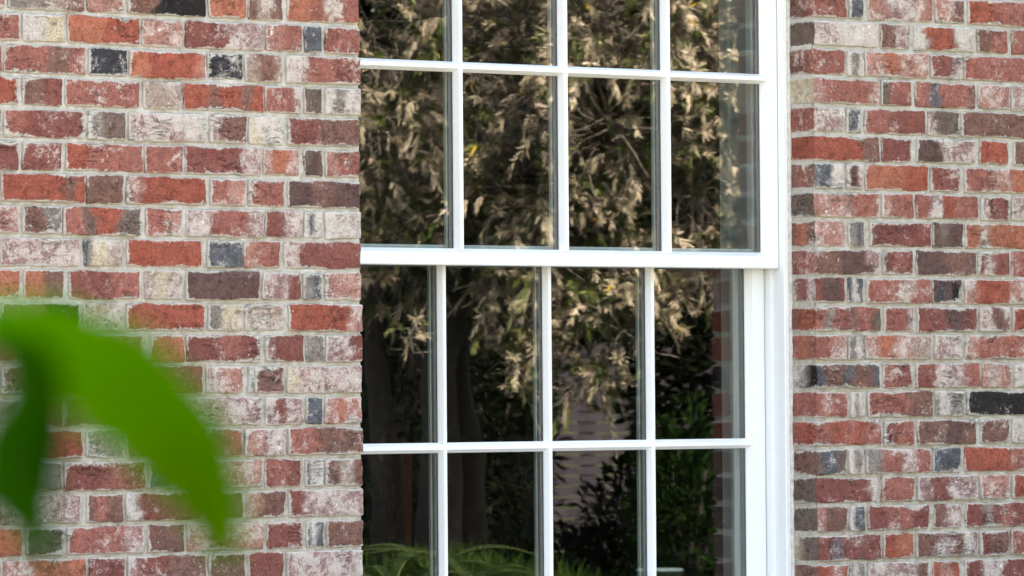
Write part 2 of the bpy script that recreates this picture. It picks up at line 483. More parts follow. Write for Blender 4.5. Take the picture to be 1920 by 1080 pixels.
# right pier: first the colour of the reveal face, then the bricks from the arris on
RIGHT = {
 -4: ['b', (0,1647,'r'), (1655,1708,'d'), (1718,1830,'r'), (1836,1890,'b'), (1899,2020,'b')],
 -3: ['b|r.6-1', (0,1589,'r'), (1594,1619,'s'), (1629,1749,'p|m.3-.7'), (1755,1808,'p|b.6-1'), (1816,1935,'R|r.4-1')],
 -2: ['q', (0,1645,'m+|w.4-.7'), (1653,1706,'b|m.5-1'), (1715,1828,'R|w0-.22|w.68-1'), (1835,1889,'r|b0-.4'), (1899,2020,'r')],
 -1: ['r|b0-.5', (0,1585,'r'), (1590,1620,'w|g.2-.6'), (1622,1741,'p|o.3-.5'), (1746,1803,'d|m.6-1'), (1808,1925,'r')],
 0: ['c', (0,1648,'r|p0-.15|p.82-1'), (1653,1707,'r|q0-.25'), (1718,1829,'r|s.2-.4|b.84-1'), (1836,1893,'p'), (1898,2020,'m')],
 1: ['r', (0,1584,'m'), (1588,1614,'s'), (1623,1736,'d|r0-.4'), (1742,1798,'q|y.0-.2'), (1803,1925,'b')],
 2: ['R', (0,1649,'R|b.7-1'), (1655,1710,'d'), (1720,1829,'m|u0-.42'), (1838,1890,'R'), (1902,2020,'b')],
 3: ['b|r.3-.7', (0,1583,'s|w.5-1'), (1588,1619,'m|u.3-.7'), (1624,1741,'R|o0-.6'), (1747,1800,'d'), (1810,1925,'p|r0-.4|o.7-1')],
 4: ['q', (0,1649,'p|g.48-.55|r.55-.9'), (1655,1711,'r|p0-.3'), (1720,1834,'r|m.2-.35|R.4-.6'), (1841,1894,'d|m0-.3'), (1899,2020,'m')],
 5: ['b|o.2-.6', (0,1585,'p'), (1593,1621,'g|s.4-.8'), (1633,1746,'d'), (1751,1806,'u|q.2-.5'), (1812,1925,'o|y.2-.4')],
 6: ['r|b0-.3', (0,1649,'u|b.0-.4|m.85-1'), (1656,1712,'d|r.3-.7'), (1720,1832,'u|b.5-.9'), (1835,1894,'d|m.2-.5'), (1899,2020,'r')],
 7: ['m|r.2-.6', (0,1584,'d|u.2-.8'), (1592,1619,'s|w.3-.6'), (1627,1745,'r|y.5-.7'), (1750,1803,'u|x.2-.4|k.7-.9'), (1810,1925,'R|p0-.18|p.7-1')],
 8: ['b|R.4-1', (0,1651,'r|g.15-.25|q.5-.58|q.9-1'), (1659,1714,'r|m.7-1'), (1721,1832,'d|u.5-.8'), (1838,1893,'m|b.4-.8'), (1900,2020,'R')],
 9: ['r|o.3-.6', (0,1587,'r|p.5-1'), (1592,1620,'g|w.4-.8'), (1624,1746,'p|o.2-.4|y.7-1'), (1754,1803,'m'), (1811,1925,'r|p0-.2')],
 10: ['k|w0-.5', (0,1649,'b|s0-.12|s.4-.55|s.85-1'), (1657,1710,'r|d.5-1'), (1720,1837,'m|d0-.3|r.75-1'), (1843,1896,'p|y.2-.5'), (1904,2020,'m+')],
 11: ['r', (0,1589,'r|p.2-.4'), (1597,1621,'w|g.3-.6'), (1629,1749,'r|b.6-1'), (1756,1808,'g|w.1-.5'), (1815,1935,'k')],
 12: ['r|R.3-1', (0,1654,'r|R.2-.4|b.25-.3|R.6-.7'), (1659,1714,'d|r.4-1'), (1722,1833,'b|u.5-.7'), (1840,1893,'b+'), (1900,2020,'w')],
 13: ['b', (0,1587,'q|s.2-.6'), (1593,1619,'w|g.3-.8'), (1626,1746,'r|g0-.22|m.5-.7'), (1750,1801,'s'), (1811,1925,'R|r.7-1')],
 14: ['q', (0,1648,'d|w.88-1'), (1655,1714,'r'), (1722,1833,'m|d.2-.5'), (1839,1891,'p'), (1900,2020,'R')],
 15: ['q', (0,1590,'b|p0-.2'), (1596,1621,'w|s.3-1'), (1630,1741,'d|r.3-.7'), (1754,1803,'b|m.4-1'), (1812,1935,'d|g.28-.38|r.5-.7')],
 16: ['q|c.0-.4', (0,1651,'d|s.25-.35|q.65-.74'), (1658,1712,'R|o.4-1'), (1720,1833,'b|m.3-.6|w.78-.95'), (1839,1891,'d|b.4-1'), (1897,2020,'r')],
 17: ['b', (0,1590,'R|p.5-.8'), (1596,1621,'g|w.2-.5'), (1629,1740,'m|y.2-.4|b.75-1'), (1750,1801,'R|p.3-.7'), (1811,1930,'d|m.3-.6|w.26-.3')],
 18: ['b', (0,1648,'d'), (1655,1710,'r'), (1720,1833,'m'), (1839,1891,'r'), (1897,2020,'b')],
}
def parse(spec):
    parts = spec.split('|')
    base = parts[0]; boost = 0
    if base.endswith('+'): boost = 0.18; base = base[0]
    if base.endswith('-'): boost = 0.1; base = base[0]
    bands = []
    for q in parts[1:]:
        c = q[0]; q = q[1:].replace('+', '')
        a, b = q.split('-')
        bands.append((c, float(a), float(b)))
    return base, bands, boost

def sample(spec, t, wob):
    base, bands, boost = spec
    c = np.array(PAL[base]); l = LIMES[base]
    for q, a, b in bands:
        e = 0.07 if q != 'k' else 0.03
        tt = t + wob
        f = min(max((tt-a)/e+0.5, 0), 1) if a > 0 else 1.0
        f2 = min(max((b-tt)/e+0.5, 0), 1) if b < 1 else 1.0
        f = min(f, f2)
        c = c*(1-f) + np.array(PAL[q])*f
        l = l*(1-f) + LIMES[q]*f
    return c, min(1.0, l+boost)

def axis(L, r, step):
    n = max(1, int(round((L-2*r)/step)))
    return [0, r*0.4] + [r+(L-2*r)*i/n for i in range(n+1)] + [L-r*0.4, L]

def brick_mesh(x0, x1, z0, z1, y0, depth, face, end=None, seed=0, last_left=False):
    """rounded, chipped block; 'Col', 'lime' and 'edge' carried per vertex"""
    rnd = random.Random(seed)
    L, H = x1-x0, z1-z0
    r = min(0.0048, L*0.2, H*0.2)
    U = axis(L, r, 0.0125); Wd = axis(H, r, 0.0115); D = [0, r*0.4, r, 0.022, 0.05, depth]
    nu, nz, nd = len(U), len(Wd), len(D)
    idx = {}; V = []; F = []
    def vid(i, j, k):
        q = (i, j, k)
        if q not in idx:
            idx[q] = len(V); V.append((U[i], D[j], Wd[k]))
        return idx[q]
    for i in range(nu-1):
        for k in range(nz-1):
            F.append((vid(i,0,k), vid(i+1,0,k), vid(i+1,0,k+1), vid(i,0,k+1)))
    for j in range(nd-1):
        for k in range(nz-1):
            F.append((vid(0,j+1,k), vid(0,j,k), vid(0,j,k+1), vid(0,j+1,k+1)))
            F.append((vid(nu-1,j,k), vid(nu-1,j+1,k), vid(nu-1,j+1,k+1), vid(nu-1,j,k+1)))
        for i in range(nu-1):
            F.append((vid(i,j,0), vid(i,j+1,0), vid(i+1,j+1,0), vid(i+1,j,0)))
            F.append((vid(i,j+1,nz-1), vid(i,j,nz-1), vid(i+1,j,nz-1), vid(i+1,j+1,nz-1)))
    off = Vector((rnd.uniform(0, 50), rnd.uniform(0, 50), rnd.uniform(0, 50)))
    tilt = rnd.uniform(-0.006, 0.006); lean = rnd.uniform(-0.02, 0.02)
    out = []; col = []; lim = []; edg = []
    sp = parse(face); se = parse(end) if end else sp
    for (u, d, v) in V:
        on_end = (u <= r*0.41 and d > r*0.5)
        # roundness
        cu = min(max(u, r), L-r); cv = min(max(v, r), H-r); cd_ = max(d, r)
        q = Vector((u-cu, d-cd_, v-cv))
        p = Vector((u, d, v))
        if q.length > 1e-7:
            p = Vector((cu, cd_, cv)) + q.normalized()*min(q.length, r)
        w3 = off + Vector((x0+u, d, z0+v))
        n1 = noise.noise_vector(w3*38.0); n2 = noise.noise_vector(w3*120.0)
        e = min(u, L-u, v, H-v)
        amp = 0.0032 if e < r*1.2 else 0.0011
        p += Vector((n1.x*amp + n2.x*0.0008, n1.y*0.0013 + n2.y*0.0009, n1.z*amp*0.9 + n2.z*0.0007))
        # chipped arris
        ch = noise.noise(w3*26.0 + Vector((9, 3, 1)))
        if e < 0.009 and ch > 0.25 and d < 0.012:
            p.y += (ch-0.25)*0.008
        p.z += tilt*(u-L/2)
        p.y += lean*(v-H/2)*0.5
        out.append((x0+p.x, y0+p.y, z0+p.z))
        if on_end and end:
            t = 1.0-min(d/0.1, 1.0)
            c, l = sample(se, t, noise.noise(w3*45.0)*0.07)
        else:
            c, l = sample(sp, u/L, (noise.noise(w3*45.0)*0.09+noise.noise(w3*18.0)*0.10))
        col.append(c); lim.append(l)
        if on_end and end:
            e2 = min(v, H-v)
        else:
            e2 = e
            if end: e2 = min(L-u, v, H-v)
            elif last_left: e2 = min(u, v, H-v)
        edg.append(max(0.0, 1-e2/0.0105))
    me = mesh('brick', out, F, True)
    hv = rnd.uniform(0.90, 1.08)
    a = np.ones((len(out), 4), dtype=np.float32); a[:, :3] = np.array(col)*hv*0.86
    me.color_attributes.new('Col', 'FLOAT_COLOR', 'POINT').data.foreach_set('color', a.ravel())
    me.attributes.new('lime', 'FLOAT', 'POINT').data.foreach_set('value', np.array(lim, dtype=np.float32))
    me.attributes.new('edge', 'FLOAT', 'POINT').data.foreach_set('value', np.array(edg, dtype=np.float32))
    return me

WALL = empty('brick_wall', (0.7, 0.0, 0.0))
tag(WALL, 'reclaimed red brick house wall with pale mortar and grey and slate headers around the window', 'wall', kind='thing')

HJ = 0.0043          # half bed joint
left_end = {}; right_end = {}
seed = 0
for side, rows in (('L', LEFT), ('R', RIGHT)):
    for k, row in rows.items():
        zt, zb = line_z(k, side), line_z(k+1, side)
        zm = (zt+zb)/2
        # height in pixels where the course runs, to turn x pixels into places on the wall
        def px_to_s(px):
            y = 540.0
            for _ in range(6):
                P = at(px, y); y += (P[2]-zm)*FPX/12.0
            return at(px, y)[0]
        end = None
        lst = row
        if side == 'R':
            end = row[0]; lst = row[1:]
        first = None; last = None
        for bi, (a, b, spec) in enumerate(lst):
            seed += 1
            if side == 'R' and bi == 0:
                xa = ARR + random.uniform(-0.002, 0.002)
            else:
                xa = px_to_s(a)
            xb = px_to_s(b)
            if side == 'L' and bi == len(lst)-1:
                xb = ARL + random.uniform(-0.002, 0.002)
            if first is None: first = xa
            last = xb
            me = brick_mesh(xa-0.001, xb+0.001, zb+HJ+random.uniform(-.0012, .0012), zt-HJ+random.uniform(-.0012, .0012), -0.002+random.uniform(-0.0028, 0.0026), REV-0.004,
                            spec, end if (side == 'R' and bi == 0) else None, seed, side == 'L' and bi == len(lst)-1)
            part('brick', me, M_BRICK, WALL)
        if side == 'L': left_end[k] = first
        else: right_end[k] = last

# the rest of the wall, outside the photograph, in one mesh
WX0, WX1, WTOP = -4.2, 5.6, ZOFF - KMIN*PITCH
OP_TOP, OP_BOT = None, None

def win_z(y, depth): return zy(1050, y, depth)
Z_HEAD = win_z(-262, 0.118) + 0.045       # top of window frame
Z_SILL = win_z(1232, 0.181) - 0.050       # underside of window sill
K_HEAD = int(math.floor((ZOFF-Z_HEAD)/PITCH))            # line at or above the head
K_SILL = int(math.ceil((ZOFF-Z_SILL)/PITCH))
rest = MB()
rlim = []
codes = 'RrrrodddbbupppmmmwgsyqRr'
def simple(xa, xb, zb, zt, rnd):
    c = rnd.choice(codes)
    n0 = len(rest.V)
    yf = -0.002 + rnd.uniform(-0.002, 0.002)
    e = 0.004
    V = [(xa,yf+e,zb),(xb,yf+e,zb),(xb,yf+e,zt),(xa,yf+e,zt),(xa+e,yf,zb+e),(xb-e,yf,zb+e),(xb-e,yf,zt-e),(xa+e,yf,zt-e),
         (xa,0.09,zb),(xb,0.09,zb),(xb,0.09,zt),(xa,0.09,zt)]
    V = [(v[0]+rnd.uniform(-.001,.001), v[1], v[2]+rnd.uniform(-.001,.001)) for v in V]
    rest.add(V, [(4,5,6,7),(0,1,5,4),(1,2,6,5),(2,3,7,6),(3,0,4,7),(1,0,8,9),(2,1,9,10),(3,2,10,11),(0,3,11,8)],
             tuple(v*rnd.uniform(0.8, 0.92) for v in PAL[c]))
    rlim.extend([LIMES[c]]*12)
rr = random.Random(5)
SL, HD, JT = 0.204, 0.097, 0.010
def run(xa, xb, k, side, start):
    """flemish bond between xa and xb"""
    zt, zb = line_z(k, side)-HJ, line_z(k+1, side)+HJ
    x = xa; s = start
    while x < xb-0.02:
        l = SL if s else HD
        e = min(x+l, xb)
        if xb-e < 0.05: e = xb
        simple(x, e, zb, zt, rr)
        x = e+JT; s = not s
for k in range(KMIN, KMAX):
    op = K_HEAD <= k < K_SILL
    if k in left_end: run(WX0, left_end[k]-JT, k, 'L', k % 2 == 0)
    elif op: run(WX0+(k % 2)*0.15, ARL, k, 'L', k % 2 == 0)
    else: run(WX0+(k % 2)*0.15, WX1, k, 'L', k % 2 == 0)
    if k in right_end: run(right_end[k]+JT, WX1, k, 'R', k % 2 == 1)
    elif op: run(ARR, WX1, k, 'R', k % 2 == 1)
rme = rest.mesh('brickwork')
rme.attributes.new('lime', 'FLOAT', 'POINT').data.foreach_set('value', np.array(rlim, dtype=np.float32))
ro_ = part('brickwork', rme, M_BRICK, WALL)
tag(ro_, kind='stuff')

# mortar bed: uneven face just behind the bricks, with the opening left free
def mortar_panel(mb, x0, x1, z0, z1, step):
    nxx = max(1, int((x1-x0)/step)); nzz = max(1, int((z1-z0)/step))
    Vv = []; Ff = []
    for j in range(nzz+1):
        for i in range(nxx+1):
            x = x0+(x1-x0)*i/nxx; z = z0+(z1-z0)*j/nzz
            y = 0.0068 + 0.0034*noise.noise(Vector((x*30, 3.1, z*30))) + 0.0012*noise.noise(Vector((x*110, 9.1, z*110)))
            Vv.append((x, y, z))
    for j in range(nzz):
        for i in range(nxx):
            a = j*(nxx+1)+i
            Ff.append((a, a+1, a+nxx+2, a+nxx+1))
    mb.add(Vv, Ff)
ZH = line_z(K_HEAD, 'L'); ZS = line_z(K_SILL, 'L')
mm = MB()
mortar_panel(mm, -1.35, ARL+0.0005, ZS, ZH, 0.0075)
mortar_panel(mm, ARR+0.0025, ARR+0.9, ZS, ZH, 0.0075)
def core(mb, x0, x1, z0, z1, yf=0.006):
    mb.box(x0, x1, yf, 0.30, z0, z1)
core(mm, WX0, -1.35, 0, WTOP, 0.004); core(mm, ARR+0.9, WX1, 0, WTOP, 0.004)
core(mm, -1.35, ARR+0.9, ZH, WTOP, 0.0042); core(mm, -1.35, ARR+0.9, 0, ZS, 0.0042)
core(mm, -1.35, ARL+0.0005, ZS, ZH, 0.010); core(mm, ARR+0.0025, ARR+0.9, ZS, ZH, 0.010)
mo = part('mortar', mm.mesh('mortar'), M_MORTAR, WALL)

# ------------------------------------------------------------------ window
WIN = empty('sash_window', ((ARL+ARR)/2, 0.15, Z_SILL))
tag(WIN, 'white double hung sash window with sixteen small panes set in the brick wall', 'window', kind='thing')

YC, YU, YL = 0.100, 0.124, 0.183          # faces of casing, upper sash and lower sash
X_CAS = sx(1469, 300, YC)                 # inner edge of right casing
X_UR = sx(1460, 300, YU)                  # right edge of upper sash = side of the channel
X_UG = sx(1424.5, 300, GU)                # right edge of upper glass
X_LG = sx(1396.5, 750, GL)
stile = X_UR - X_UG
mu = [sx(859.5, 300, GU-0.010), sx(1056.5, 300, GU-0.010), sx(1249, 300, GU-0.010)]
ml = [sx(829.5, 700, GL-0.009), sx(1027, 700, GL-0.009), sx(1220, 700, GL-0.009)]
pane_w = (mu[2]-mu[0])/2
X_UGL = mu[0] - (X_UG-mu[2])
X_UL = X_UGL - stile
X_CASL = X_UL - (X_CAS-X_UR)
Zu_top = win_z(-205, GU); Zu_bot = win_z(468.5, GU)
Zu_rail = win_z(499, YU); Zu_head = win_z(-250, YU)
Zm_u = win_z(132, YU)
Zl_top = win_z(488, GL); Zl_bot = win_z(1173, GL)
Zl_railt = win_z(462, YL); Zl_railb = win_z(1228, YL)
Zm_l = win_z(836.5, YL)

def ring(mb, outer, prof):
    """sweep a profile round a rectangle: prof = [(left, right, bottom, top insets), depth]"""
    x0, x1, z0, z1 = outer
    loops = []
    for (l, r_, b, t), y in prof:
        loops.append([(x0+l, y, z0+b), (x1-r_, y, z0+b), (x1-r_, y, z1-t), (x0+l, y, z1-t)])
    Vv = [v for lp in loops for v in lp]
    Ff = []
    m = len(loops)
    for i in range(m):
        i2 = (i+1) % m
        for q in range(4):
            q2 = (q+1) % 4
            Ff.append((i*4+q, i*4+q2, i2*4+q2, i2*4+q))
    mb.add(Vv, Ff)

def ins(a): return (a, a, a, a)

# outer frame: casing face, stepped inner edge, jamb channels
fr = MB()
FX0, FX1 = ARL-0.05, ARR+0.012
cw = X_CAS - 0
outer = (X_CASL-0.05, X_CAS+0.05, Z_SILL+0.045, Z_HEAD)
head = outer[3] - (Zu_head + 0.0)
sideL = 0.05; sideR = 0.05
def P4(d): return (sideL+d, sideR+d, 0.006+max(0, d)*0.3, max(0.004, head-0.012+d))
ring(fr, outer, [
    ((0, 0, 0, 0), YC+0.006), ((0.004, 0.004, 0.004, 0.004), YC),
    (P4(-0.030), YC), (P4(-0.028), YC+0.003), (P4(-0.025), YC+0.003), (P4(-0.023), YC),
    (P4(-0.002), YC), (P4(0.0), YC+0.002), (P4(0.0), YU-0.004), (P4(X_CAS-X_UR-0.0016), YU-0.002),
    (P4(X_CAS-X_UR-0.0016), YU+0.018), (P4(X_CAS-X_UR-0.003), YU+0.020), (P4(X_CAS-X_UR-0.003), YU+0.030),
    (P4(X_CAS-X_UR+0.004), YU+0.032), (P4(X_CAS-X_UR+0.004), YU+0.042), (P4(X_CAS-X_UR-0.001), YU+0.044),
    (P4(X_CAS-X_UR-0.001), YL+0.07), ((0, 0, 0, 0), YL+0.07)])
part('frame', fix_normals(fr.mesh('frame')), M_WHITE, WIN)

# sealant bead between frame and brick
zz = np.linspace(ZS+0.06, Z_HEAD, 90)
for X, s in ((ARR-0.0015, 1), (ARL+0.0015, -1)):
    sb = MB(); sb.tube([(X+0.0012*noise.noise(Vector((z*14, 2, s))), YC-0.003+0.001*noise.noise(Vector((z*9, 7, s))), z) for z in zz], [0.0058]*90, 8)
    part('sealant_bead', sb.mesh('sealant_bead', True), M_SEAL, WIN)

# sill
sl = MB()
Vs = [(-0.03, Z_SILL+0.01), (-0.03, Z_SILL+0.035), (YL+0.06, Z_SILL+0.064), (YL+0.06, Z_SILL)]
x0, x1 = ARL+0.003, ARR-0.003
V = [(x0, y, z) for y, z in Vs] + [(x1, y, z) for y, z in Vs]
sl.add(V, [(0,1,2,3), (7,6,5,4), (0,4,5,1), (1,5,6,2), (2,6,7,3), (3,7,4,0)])
part('sill', fix_normals(sl.mesh('sill')), M_WHITE, WIN)

def bar_profile(base, flat, yf, yb):
    """half profile of a muntin: wide at the glass, moulded edge, flat nose"""
    return [(-base/2, yb), (-base/2, yb-0.004), (-flat/2-0.0015, yf+0.0028), (-flat/2, yf), (flat/2, yf), (flat/2+0.0015, yf+0.0028), (base/2, yb-0.004), (base/2, yb)]

def bar(prof, axis_, c, a, b):
    m = MB(); nn = len(prof)
    Vv = []
    for e in (a, b):
        for (t, y) in prof:
            Vv.append((c+t, y, e) if axis_ == 'z' else (e, y, c+t))
    Ff = [(i, (i+1) % nn, nn+(i+1) % nn, nn+i) for i in range(nn)]
    Ff += [tuple(range(nn)), tuple(range(2*nn-1, nn-1, -1))]
    m.add(Vv, Ff)
    return fix_normals(m.mesh('muntin'))

def build_sash(name, X0, X1, Z0, Z1, G, yf, xs, zm, gx0, gx1, gz0, gz1):
    bev = 0.010
    L, R_, B, T = gx0-X0, X1-gx1, gz0-Z0, Z1-gz1
    m = MB()
    ring(m, (X0, X1, Z0, Z1), [
        (ins(0.0), G+0.028), (ins(0.0), yf+0.0025), (ins(0.0025), yf),
        ((L-bev, R_-bev, B-bev, T-bev), yf), ((L-bev+0.0015, R_-bev+0.0015, B-bev+0.0015, T-bev+0.0015), yf+0.003),
        ((L-0.001, R_-0.001, B-0.001, T-0.001), G-0.005), ((L, R_, B, T), G-0.003), ((L, R_, B, T), G+0.0)])
    ring(m, (X0, X1, Z0, Z1), [
        (ins(0.012), G+0.0285), ((L+0.004, R_+0.004, B+0.004, T+0.004), G+0.026),
        ((L+0.002, R_+0.002, B+0.002, T+0.002), G+0.042), (ins(0.012), G+0.045)])
    sash = part(name, fix_normals(m.mesh(name)), M_WHITE, WIN)
    # dark spacer round the glazing
    s = MB()
    ring(s, (gx0-0.012, gx1+0.012, gz0-0.012, gz1+0.012), [
        (ins(0.0), G+0.006), (ins(0.0128), G+0.006), (ins(0.0128), G+0.020), (ins(0.0), G+0.020)])
    part('spacer', fix_normals(s.mesh('spacer')), M_SPACER, sash)
    base = 0.0185
    for x in xs:
        part('muntin', bar(bar_profile(base, 0.008, yf+0.002, G-0.0005), 'z', x, gz0-0.006, gz1+0.006), M_WHITE, sash)
        part('inner_muntin', bar([(-0.0115, G+0.026), (0.0115, G+0.026), (0.006, G+0.042), (-0.006, G+0.042)], 'z', x, gz0-0.003, gz1+0.003), M_WHITE, sash)
        part('spacer', bar([(-0.0085, G+0.006), (0.0085, G+0.006), (0.0085, G+0.024), (-0.0085, G+0.024)], 'z', x, gz0-0.003, gz1+0.003), M_SPACER, sash)
    part('muntin', bar(bar_profile(base+0.006, 0.009, yf+0.0026, G-0.0005), 'x', zm, gx0-0.006, gx1+0.006), M_WHITE, sash)
    part('inner_muntin', bar([(-0.010, G+0.0264), (0.010, G+0.0264), (0.006, G+0.0415), (-0.006, G+0.0415)], 'x', zm, gx0-0.003, gx1+0.003), M_WHITE, sash)
    part('spacer', bar([(-0.0085, G+0.0064), (0.0085, G+0.0064), (0.0085, G+0.0236), (-0.0085, G+0.0236)], 'x', zm, gx0-0.003, gx1+0.003), M_SPACER, sash)
    xe = [gx0-0.004] + list(xs) + [gx1+0.004]
    ze = [gz0-0.004, zm, gz1+0.004]
    for i in range(4):
        for j in range(2):
            q = MB(); q.box(xe[i]+0.0005, xe[i+1]-0.0005, G, G+0.004, ze[j]+0.0005, ze[j+1]-0.0005)
            part('glass_pane', q.mesh('glass_pane'), M_GLASS, sash)
    return sash

build_sash('upper_sash', X_UL, X_UR, Zu_rail, Zu_head+0.03, GU, YU, mu, Zm_u, X_UGL, X_UG, Zu_bot, Zu_top)
gl0 = ml[0]-(X_LG-ml[2])
build_sash('lower_sash', X_UL, X_UR-0.001, Zl_railb, Zl_railt, GL, YL, ml, Zm_l, gl0, X_LG, Zl_bot, Zl_top)

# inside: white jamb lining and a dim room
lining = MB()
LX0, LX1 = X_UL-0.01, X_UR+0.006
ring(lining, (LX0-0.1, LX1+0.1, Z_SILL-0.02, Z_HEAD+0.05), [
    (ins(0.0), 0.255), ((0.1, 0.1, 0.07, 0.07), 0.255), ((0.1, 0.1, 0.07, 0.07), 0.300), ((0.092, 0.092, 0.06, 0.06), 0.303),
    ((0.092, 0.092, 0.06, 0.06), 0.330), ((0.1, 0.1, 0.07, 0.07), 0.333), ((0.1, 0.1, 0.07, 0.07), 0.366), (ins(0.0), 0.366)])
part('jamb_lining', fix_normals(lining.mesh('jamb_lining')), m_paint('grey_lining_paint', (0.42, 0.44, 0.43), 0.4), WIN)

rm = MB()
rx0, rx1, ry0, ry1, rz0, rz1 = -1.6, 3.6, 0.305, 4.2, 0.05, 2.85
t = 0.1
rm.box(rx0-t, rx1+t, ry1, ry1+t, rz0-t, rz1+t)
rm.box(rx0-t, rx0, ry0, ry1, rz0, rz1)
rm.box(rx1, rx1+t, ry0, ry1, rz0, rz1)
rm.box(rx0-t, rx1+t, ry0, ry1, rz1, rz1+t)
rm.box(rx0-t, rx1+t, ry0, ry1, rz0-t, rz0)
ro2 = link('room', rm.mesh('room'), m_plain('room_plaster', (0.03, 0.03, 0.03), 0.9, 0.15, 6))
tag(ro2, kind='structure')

# ------------------------------------------------------------------ garden seen in the glass
def leaf_strip(base, d, up, L, W, bend, col, mb, segs=4, fold=0.25):
    """one pointed leaf: a bent, folded strip"""
    d = d.normalized(); side = d.cross(up).normalized(); nrm = side.cross(d).normalized()
    Vv = []; Ff = []
    p = Vector(base); cur = d.copy()
    for i in range(segs+1):
        t = i/segs
        wv = W*0.5*math.sin(math.pi*min(1.0, 0.12+0.88*t))**0.8 if i < segs else 0.0004
        Vv += [p - side*wv + nrm*wv*fold, p, p + side*wv + nrm*wv*fold]
        p = p + cur*(L/segs)
        cur = (cur - nrm*bend/segs).normalized()
        nrm = side.cross(cur).normalized()
    for i in range(segs):
        a = i*3
        Ff += [(a, a+1, a+4, a+3), (a+1, a+2, a+5, a+4)]
    mb.add(Vv, Ff, col)

def rvec(rnd):
    while True:
        v = Vector((rnd.uniform(-1, 1), rnd.uniform(-1, 1), rnd.uniform(-1, 1)))
        if 0.05 < v.length < 1: return v.normalized()

M_LEAF = m_leaf('tree_leaf', 0.5, 0.15)
M_DARKLEAF = m_leaf('evergreen_leaf', 0.85, 0.15, 0.08)
M_BARK = m_plain('grey_bark', (0.030, 0.027, 0.029), 0.9, 0.4, 25, 0.01)
M_TWIG = m_plain('grey_twig', (0.15, 0.14, 0.135), 0.9, 0.4, 40, 0.004)

TAN = [(0.46, 0.405, 0.345), (0.39, 0.355, 0.30), (0.52, 0.435, 0.385), (0.30, 0.29, 0.20)]
OLIVE = [(0.075, 0.105, 0.025), (0.14, 0.16, 0.055), (0.04, 0.08, 0.018)]

